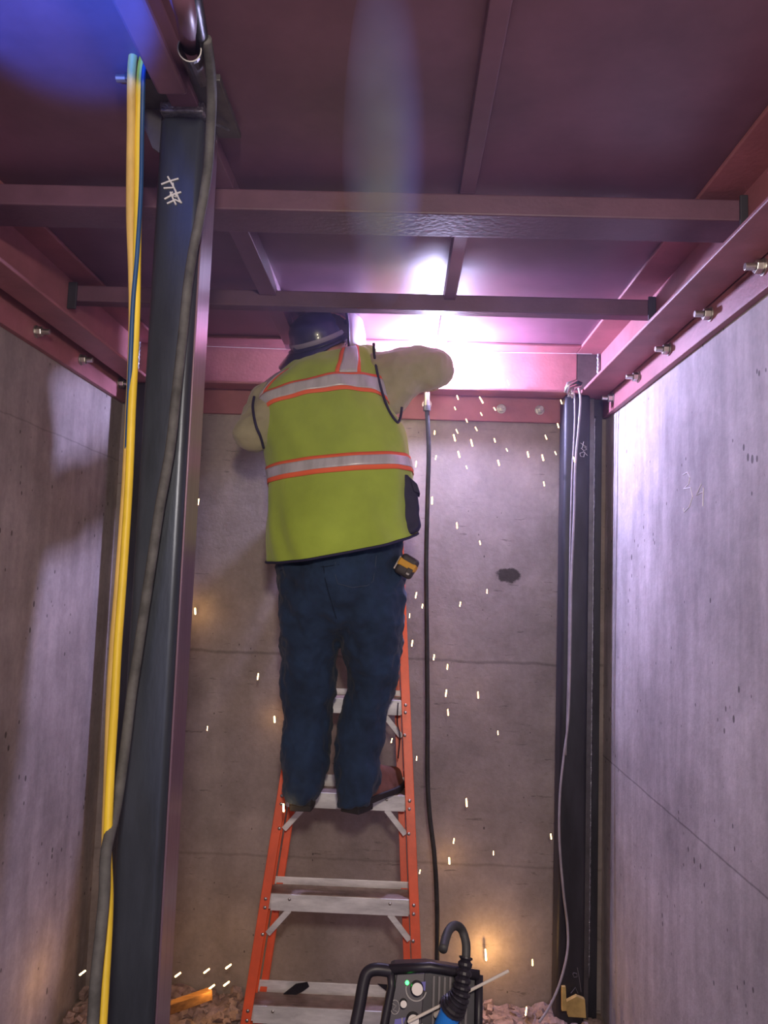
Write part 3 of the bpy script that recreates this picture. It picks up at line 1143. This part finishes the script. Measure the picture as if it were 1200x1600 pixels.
# --- hard hat, tilted back and to the left
hat_c = at(499, 536, 2.64)
ax = V((-.30, -.42, .82)).normalized()
HM = rot_to(ax, (0, 1, .3))
hat = MB()
prof = [(0.115, 0.002), (0.108, .004), (.101, .012), (.099, .035), (.092, .062), (.075, .085), (.05, .098), (.022, .104), (.002, .105)]
rings = []
for r, h in prof:
    rings.append([hat_c + HM @ V((r * 1.0 * math.cos(a), r * 1.08 * math.sin(a), h * 1.05)) for a in (TAU * j / 32 for j in range(32))])
hat.loft(rings)
hato = hat.build('hard_hat', M_hat, worker, smooth=True)
rg = MB()
rings = []
for r, h in ((.1015, .010), (.1035, .014), (.1035, .022), (.1015, .026)):
    rings.append([hat_c + HM @ V((r * 1.005 * math.cos(a), r * 1.08 * math.sin(a), h * 1.05)) for a in (TAU * j / 32 for j in range(32))])
rg.loft(rings, cap=False)
rg.build('hat_band', M_band, hato, smooth=True)
br = MB()
low = V((-.85, -.35, -.5))
inn, outr, und = [], [], []
for j in range(48):
    a = TAU * j / 48
    dv = HM @ V((math.cos(a), math.sin(a), 0))
    k = max(0, dv.dot(low.normalized())) ** 1.5
    ext = .010 + .052 * k
    base = hat_c + HM @ V((.105 * 1.0 * math.cos(a), .105 * 1.08 * math.sin(a), .004))
    inn.append(base)
    outr.append(base + dv * ext - ax * (.010 + .030 * k))
    und.append(base + dv * (ext - .002) - ax * (.015 + .032 * k))
br.loft([inn, outr, und, [p - ax * .006 for p in inn]], cap=False)
br.build('brim', M_hat, hato, smooth=True)
# neck cape of the hood below the brim and the ratchet knob
hd = MB()
hd.ball(headc + V((-.022, -.022, -.005)), (.080, .080, .085))
hd.cap(headc + V((-.045, -.035, -.02)), at(472, 544, 2.60), .050, .036)
hd.build('hood', M_hat, worker, voxel=.007, sm=3)
MB().ball(at(511, 525, 2.555), (.009, .006, .006), n=12).build('ratchet_knob', M_zinc, hato, smooth=True)
# face shield curved around the front right of the head
fs = MB()
r0, r1 = [], []
for i in range(19):
    a = math.radians(-58 + i * 9)
    q = V((math.cos(a) * .108, math.sin(a) * .130, 0))
    r0.append(headc + V((.006, .01, 0)) + q + V((0, 0, .085 - .00)))
    r1.append(headc + V((.022, .02, 0)) + q * 1.05 + V((0, 0, -.075)))
mid = [a.lerp(b, .5) + (a.lerp(b, .5) - headc).normalized() * .008 for a, b in zip(r0, r1)]
fs.loft([r1, mid, r0], cap=False, closed=False)
fso = fs.build('face_shield', M_shield, worker, smooth=True)
q = fso.modifiers.new('thickness', 'SOLIDIFY')
q.thickness = .004
MB().tube([r0[0], mid[0], r1[0]], .0045, 8).build('shield_edge', M_navy, fso, smooth=True)
MB().ball(at(541, 503, 2.60), (.011, .008, .009), n=12).build('pivot_knob', M_navy, fso, smooth=True)

# electrode holder in the right hand, and the arc
eh = empty('electrode_holder', haR, 'electrode holder in the worker\'s gloved hand at the weld', 'welding tool')
dirn = (ARC - haR).normalized()
MB().tube([haR - dirn * .06, haR + dirn * .01], .015, 12).build('handle', M_black, eh, smooth=True)
MB().tube([haR + dirn * .01, ARC - dirn * .004], .0018, 8).build('electrode', M_rod, eh)
arc = MB().ball(ARC, .006, n=12).build('welding_arc', M_arc, smooth=True)
tag(arc, 'white hot welding arc at the beam just behind the worker\'s elbow', 'arc')

# tape measure clipped at the right hip
tmc = at(636, 885, 2.40)
tm = empty('tape_measure', tmc, 'yellow and black tape measure clipped at the worker\'s right hip', 'tape measure')
R_ = Matrix.Rotation(math.radians(28), 3, 'Y') @ Matrix.Rotation(math.radians(-12), 3, 'Z')
MB().obox(tmc, (.058, .040, .068), R_).build('case', M_tm_k, tm, bevel=.012, seg=4)
MB().obox(tmc + R_ @ V((0, 0, .004)), (.0595, .0415, .026), R_).build('yellow_band', M_tm_y, tm, bevel=.006, seg=3)
MB().obox(tmc + R_ @ V((.018, -.020, -.012)), (.018, .006, .022), R_).build('lock_button', M_tm_k, tm, bevel=.002)
MB().obox(tmc + R_ @ V((.018, -.0235, -.020)), (.010, .003, .006), R_).build('tape_hook', M_zinc, tm, bevel=.0005)
MB().obox(tmc + R_ @ V((-.030, .0, -.004)), (.008, .022, .045), R_).build('belt_clip', M_zinc, tm, bevel=.001)


# ------------------------------------------------------------------ welding machine
WY = 1.16
wo = at(652, 1560, WY)
wm_ = empty('welding_machine', (wo.x, WY + .1, .42), 'black portable welding machine with green light at the bottom of the ladder', 'welding machine')
# panel plane: leans away from the camera at its top
pc = at(655, 1620, WY)
up = V((.03, .36, .93)).normalized()
rt = V((1, .0, -.035)).normalized()
nn_ = rt.cross(up).normalized()          # pointing away (+y)
if nn_.y < 0: nn_ = -nn_
PM = Matrix((rt, nn_, up)).transposed()


def onp(px, py, off=0.0):
    """point on the panel plane seen at a pixel"""
    r = ray(px, py)
    o = V((0, 0, CZ))
    t = (pc - o).dot(nn_) / r.dot(nn_)
    return o + r * t - nn_ * off


case = MB()
poly = [(612, 1512), (672, 1509), (748, 1521), (748, 1600), (740, 1760), (580, 1760), (597, 1600), (606, 1560)]
case.prism([onp(*p) for p in poly], nn_ * .14)
case.build('case', M_black, wm_, bevel=.006)
tl = MB()
tl.tube([onp(608, 1514, .006), onp(672, 1510, .008), onp(748, 1523, .006)], .007, 8)
tl.tube([onp(748, 1523, .004), onp(747, 1600, .004), onp(742, 1740, .004)], .006, 8)
tl.tube([onp(610, 1514, .006), onp(612, 1540, .006), onp(600, 1600, .006), onp(583, 1740, .006)], .006, 8)
tl.build('bumper_frame', M_black, wm_, smooth=True)
hp = cr([onp(612, 1517, .004), onp(590, 1514, .006), onp(576, 1518, .006), onp(569, 1532, .006), onp(562, 1570, .006), onp(556, 1600, .006), onp(548, 1640, .006), onp(556, 1665, .006), onp(590, 1670, .006)])
MB().tube(hp, .0088, 12).build('handle', M_black, wm_, smooth=True)
pn = MB()
pn.prism([onp(x, y, .001) for x, y in [(620, 1522), (664, 1520), (658, 1600), (640, 1740), (592, 1740), (607, 1600)]], -nn_ * .003)
pn.build('control_panel', mat('dark_violet_panel', (0.020, 0.014, 0.027), .45, var=.2), wm_, bevel=.001)
M_pr = mat('panel_print', (0.30, 0.28, 0.29), .6)
M_prb = mat('blue_panel_print', (0.10, 0.09, 0.35), .6)
# louvres
M_louv = mat('grey_louvre', (.07, .06, .07), .45)
for i in range(7):
    x = 676 + i * 8.5
    g = MB()
    g.prism([onp(x, 1524 + i * .8, .001), onp(x + 4, 1524.5 + i * .8, .001), onp(x + 2, 1600, .001), onp(x - 3, 1660, .001), onp(x - 7, 1660, .001), onp(x - 2, 1600, .001)], -nn_ * .003)
    g.build('louvre', M_louv, wm_, bevel=.0004)


def ring_print(c, r, m, a0=200, a1=340, t=.0008):
    mb = MB()
    pts = [c + (rt * math.cos(math.radians(a)) + up * math.sin(math.radians(a))) * r for a in [a0 + (a1 - a0) * i / 16 for i in range(17)]]
    mb.tube(pts, t, 5)
    return mb.build('dial_scale', m, wm_)


for (px, py, r, pr) in ((651, 1543, .0095, 1), (630, 1566, .0055, 0), (645, 1592, .0095, 1)):
    c = onp(px, py, .004)
    kn = MB().tube([c, c - nn_ * .016], [r * 1.05, r * .92], 20).build('knob', M_black, wm_, bevel=.0008)
    MB().tube([c - nn_ * .016, c - nn_ * .0175], r * .84, 20).build('knob_cap', M_silver, kn)
    if pr: ring_print(onp(px - 1, py + 2, .0045), r * 1.55, M_pr, 170, 350, .0012)
pb = MB()
pb.prism([onp(x, y, .004) for x, y in [(657, 1534), (665, 1533), (664, 1548), (659, 1545)]], -nn_ * .0006)
pb.prism([onp(x, y, .004) for x, y in [(617, 1592), (634, 1589), (630, 1600), (616, 1600)]], -nn_ * .0006)
pb.build('blue_marking', M_prb, wm_)
# little oval print round the small knob
ov = [onp(617 + 7 * math.cos(a), 1573 + 11 * math.sin(a), .0045) for a in [TAU * i / 20 for i in range(21)]]
MB().tube(ov, .0006, 5).tube([onp(613, 1567, .0045), onp(619, 1571, .0045), onp(614, 1577, .0045), onp(620, 1580, .0045)], .0005, 5).build('panel_symbol', M_pr, wm_)
led = MB().ball(onp(636, 1535, .004), .0030, n=12).build('indicator_light', M_led, wm_, smooth=True)
tag(led, 'lit green indicator light')
# torch connector standing out of the front
tc_ = empty('cable_connector', onp(700, 1590, .03), 'blue twist connector with ribbed black boot plugged into the welding machine', 'connector')
cc = [onp(684, 1625, .02), onp(695, 1592, .035), onp(705, 1562, .047)]
MB().tube(cc, [.0150, .0150, .0145], 18).build('blue_grip', M_blueh, tc_, smooth=True, bevel=.001)
bc = cr([onp(703, 1568, .045), onp(708, 1558, .052), onp(714, 1545, .056), onp(718, 1520, .058), onp(722, 1490, .058)], 8)
rr = []
for i in range(len(bc)):
    t = i / (len(bc) - 1)
    base = .0105 * (1 - t) ** 1.3 + .0080
    rr.append(base + (.0016 if i % 3 else -.0014))
MB().tube(bc, rr, 16).build('ribbed_boot', M_black, tc_)
MB().tube(cr([onp(722, 1492, .058), onp(722, 1470, .058), onp(715, 1449, .06), onp(703, 1443, .075), onp(691, 1452, .10), onp(682, 1474, .13)]), .0062, 12).build('cable', M_rubber, tc_, smooth=True)
rod = MB().tube([onp(636, 1592, .030), onp(790, 1514, .030)], .0021, 10).build('welding_rod', M_rod)
tag(rod, 'pale welding electrode lying across the welding machine', 'welding rod')
stub = MB().tube([onp(680, 1584, .012), onp(694, 1574, .03)], .0042, 10).build('electrode_stub', M_rod)
tag(stub, 'short pale rod stub behind the blue connector', 'welding rod')
# cart below the frame that carries it
ct = empty('tool_cart', (wo.x, WY + .15, 0), 'dark steel cart under the welding machine', 'cart')
pb_ = min((onp(580, 1760).z, onp(740, 1760).z)) + 0
zt = (onp(660, 1760) + nn_ * .22).z - .02
yc = onp(660, 1760).y
MB().box((wo.x - .15, yc - .02, zt - .02), (wo.x + .15, yc + .25, zt)).build('shelf', M_mill2, ct, bevel=.004)
for sx in (-1, 1):
    for yy in (yc, yc + .22):
        MB().tube([(wo.x + sx * .13, yy, .0), (wo.x + sx * .13, yy, zt - .02)], .012, 10).build('leg', M_mill2, ct)


# ------------------------------------------------------------------ floor debris
def rubble(name, x0, x1, y0, y1, h, label, seed):
    rnd = random.Random(seed)
    mb = MB()
    nx, ny = 46, 16
    vs, fs = [], []
    for j in range(ny + 1):
        for i in range(nx + 1):
            x = x0 + (x1 - x0) * i / nx
            y = y0 + (y1 - y0) * j / ny
            e = min(i, nx - i, 6) / 6
            z = h * (.2 + .8 * j / ny) * e * (.5 + .9 * noise.noise(V((x * 9, y * 9, seed)))) + .02 * noise.noise(V((x * 35, y * 35, seed)))
            vs.append((x, y, max(z, -.002)))
    for j in range(ny):
        for i in range(nx):
            a = j * (nx + 1) + i
            fs.append((a, a + 1, a + nx + 2, a + nx + 1))
    mb.add(vs, fs)
    for _ in range(150):
        x, y = rnd.uniform(x0 + .02, x1 - .02), rnd.uniform(y0 + .02, y1 - .02)
        r = rnd.uniform(.004, .017)
        z = h * .6 * (y - y0) / (y1 - y0)
        M3 = Matrix.Rotation(rnd.uniform(0, 6), 3, V((rnd.random(), rnd.random(), rnd.random() + .1)).normalized())
        mb.obox((x, y, z + r * .3), (r * 2.2, r * 1.6, r * 1.3), M3)
    o = mb.build(name, M_rubble)
    return tag(o, label, 'rubble', None, 'stuff')


rubble('rubble', .02, .775, 2.55, 2.99, .055, 'broken concrete rubble along the foot of the back wall, right side', 3)
rubble('rubble', -1.12, -.50, 2.45, 2.99, .05, 'crumbled debris on the floor in the back left corner', 8)


def board(name, a, b, w_, t, m, label):
    a, b = V(a), V(b)
    d = (b - a).normalized()
    z = V((0, 0, 1))
    s_ = d.cross(z).normalized()
    z = s_.cross(d)
    M3 = Matrix((d, s_, z)).transposed()
    return tag(MB().obox((a + b) / 2, ((b - a).length, w_, t), M3).build(name, m, bevel=.002), label, 'wood scrap')


def floor_at(px, py, z=.02):
    r = ray(px, py)
    return V((0, 0, CZ)) + r * ((z - CZ) / r.z)


board('wood_offcut', at(262, 1576, 2.72), at(330, 1552, 2.80), .03, .032, M_wood, 'brown wood offcut lying on the floor left of the ladder')
pbd = MB().prism([at(x, y, 2.835) for x, y in [(884, 1566), (901, 1557), (914, 1562), (916, 1591), (888, 1589)]], (0, .018, 0)).build('scrap_board', M_wood2, bevel=.001)
tag(pbd, 'yellowish scrap of board at the foot of the back right column', 'wood scrap')
pbd = MB().prism([at(x, y, 2.80) for x, y in [(878, 1542), (884, 1542), (886, 1580), (878, 1580)]], (0, .012, 0)).build('wood_stake', M_wood2, bevel=.001)
tag(pbd, 'narrow upright wood sliver beside the yellowish board scrap', 'wood scrap')

# ------------------------------------------------------------------ welding smoke
def smoke_mat(name, dens, color, nscale):
    """smoke that thins out toward the edge of its puff"""
    m = bpy.data.materials.new(name)
    m.use_nodes = True
    nt = m.node_tree
    for n in list(nt.nodes):
        if n.type != 'OUTPUT_MATERIAL':
            nt.nodes.remove(n)
    vs = nt.nodes.new('ShaderNodeVolumeScatter')
    vs.inputs['Color'].default_value = (*color, 1)
    vs.inputs['Anisotropy'].default_value = 0.0
    tc = nt.nodes.new('ShaderNodeTexCoord')
    mp = nt.nodes.new('ShaderNodeMapping')
    mp.inputs['Location'].default_value = (-1, -1, -1)
    mp.inputs['Scale'].default_value = (2, 2, 2)
    nt.links.new(tc.outputs['Generated'], mp.inputs[0])
    ln = nt.nodes.new('ShaderNodeVectorMath')
    ln.operation = 'LENGTH'
    nt.links.new(mp.outputs[0], ln.inputs[0])
    fo = nt.nodes.new('ShaderNodeMapRange')
    fo.inputs[1].default_value = 0.95
    fo.inputs[2].default_value = 0.25
    fo.inputs[3].default_value = 0
    fo.inputs[4].default_value = dens
    nt.links.new(ln.outputs['Value'], fo.inputs[0])
    no = nt.nodes.new('ShaderNodeTexNoise')
    no.inputs['Scale'].default_value = nscale
    no.inputs['Detail'].default_value = 2
    nt.links.new(tc.outputs['Object'], no.inputs['Vector'])
    mr = nt.nodes.new('ShaderNodeMapRange')
    mr.inputs[1].default_value = .35
    mr.inputs[2].default_value = .65
    mr.inputs[3].default_value = .5
    mr.inputs[4].default_value = 1.3
    nt.links.new(no.outputs['Fac'], mr.inputs[0])
    mu = nt.nodes.new('ShaderNodeMath')
    mu.operation = 'MULTIPLY'
    nt.links.new(fo.outputs[0], mu.inputs[0])
    nt.links.new(mr.outputs[0], mu.inputs[1])
    nt.links.new(mu.outputs[0], vs.inputs['Density'])
    nt.links.new(vs.outputs[0], nt.nodes['Material Output'].inputs['Volume'])
    return m


def puff(c, r, M3, m, label):
    o = MB().ball((0, 0, 0), r, M3, 24).build('welding_smoke', m)
    o.location = c
    return tag(o, label, 'smoke', None, 'stuff')


SB = (0.22, 0.28, 1.0)
puff((-.055, 1.42, CZ + .745), (.080, .62, .14), Matrix.Rotation(.05, 3, 'Z'), smoke_mat('smoke_plume', 5.5, SB, 9),
     'blue lit plume of welding smoke drifting under the ceiling above the worker')
puff((-.1, 1.75, CZ + .55), (.95, 1.2, .5), Matrix.Identity(3), smoke_mat('smoke_veil', .17, (.50, .45, 1.0), 5),
     'thin violet welding smoke spread through the whole space under the ceiling')

# ------------------------------------------------------------------ sparks
SP = [(794, 598), (752, 625), (877, 628), (711, 638), (773, 639), (752, 647), (715, 621), (729, 657), (872, 665), (744, 670), (714, 674), (679, 676),
      (710, 684), (853, 683), (773, 688), (737, 692), (897, 690), (792, 703), (717, 710), (825, 710), (868, 708), (848, 715), (681, 715), (779, 723),
      (897, 718), (650, 725), (729, 730), (850, 756), (648, 776), (675, 782), (714, 821), (750, 848), (761, 924), (719, 944), (650, 930), (660, 947),
      (640, 962), (403, 1057), (310, 784), (286, 1015), (644, 1005), (678, 1027), (699, 1042), (697, 1083), (747, 1086), (778, 1145), (651, 1185),
      (612, 1157), (729, 1254), (709, 1314), (656, 1362), (771, 1333), (861, 1307), (832, 1504), (822, 1580), (324, 1138), (700, 1113), (664, 634)]
BIG = [(305, 955, .18), (429, 1124, .06), (702, 1345, .08), (759, 1492, .75), (129, 1520, .30), (278, 1523, .10), (323, 1517, .07), (357, 1510, .07), (331, 1542, .06), (354, 1537, .05), (443, 1262, .04)]
base = MB().cap((0, 0, -.0085), (0, 0, .0085), .0023, .0020, 8).build('spark', M_spark, smooth=True)
C.objects.unlink(base)
SG = 'welding sparks falling from the arc'
for i, (x, y) in enumerate(SP):
    o = base.copy()
    C.objects.link(o)
    Y = 2.78 + .14 * random.random()
    if x < 300: Y = 1.36
    if x < 290:
        Y = 2.8
    o.location = at(x, y, Y)
    lean = -.45 * max(0, 1 - abs(y - 640) / 300) if x > 690 else .1
    o.rotation_euler = (0, lean + random.uniform(-.12, .12), 0)
    s = random.uniform(.6, 1.15)
    o.scale = (s, s, s * random.uniform(.8, 1.35))
    tag(o, 'tiny glowing orange spark falling through the air in front of the back wall', 'spark', SG)
for x, y, e in BIG:
    o = base.copy()
    C.objects.link(o)
    Y = 2.955 if y < 1500 else 2.80
    if x == 129: Y = 2.62
    if x == 443: Y = 2.40
    o.location = at(x, y, Y)
    o.rotation_euler = (0, -.1 if y < 1500 else .9, 0)
    o.scale = (1.3, 1.3, 1.2) if e < .5 else (1.5, 1.5, 2.0)
    lab = {305: 'spark glowing against the back wall just right of the black front column',
           429: 'spark glowing beside the worker\'s left trouser leg',
           702: 'spark glowing low on the back wall right of the ladder rail',
           759: 'largest spark, lighting the wall above the welding machine',
           443: 'glowing spatter stuck to the ladder rail beside the left trouser hem',
           129: 'hot spatter glowing on the floor by the left wall',
           278: 'hot spatter on the floor touching the front column\'s right edge',
           323: 'hot spatter above the tip of the brown wood offcut',
           357: 'hot spatter nearest the ladder\'s left rail, upper one',
           331: 'hot spatter resting on the end of the wood offcut',
           354: 'small hot spatter just below the one nearest the ladder rail'}[x]
    tag(o, lab, 'spark')
    l = lamp('spark_glow', 'POINT', (0, 0, 0), e, (1.0, .55, .18), .006, parent=o)
    l.location = (0, -.03, 0)
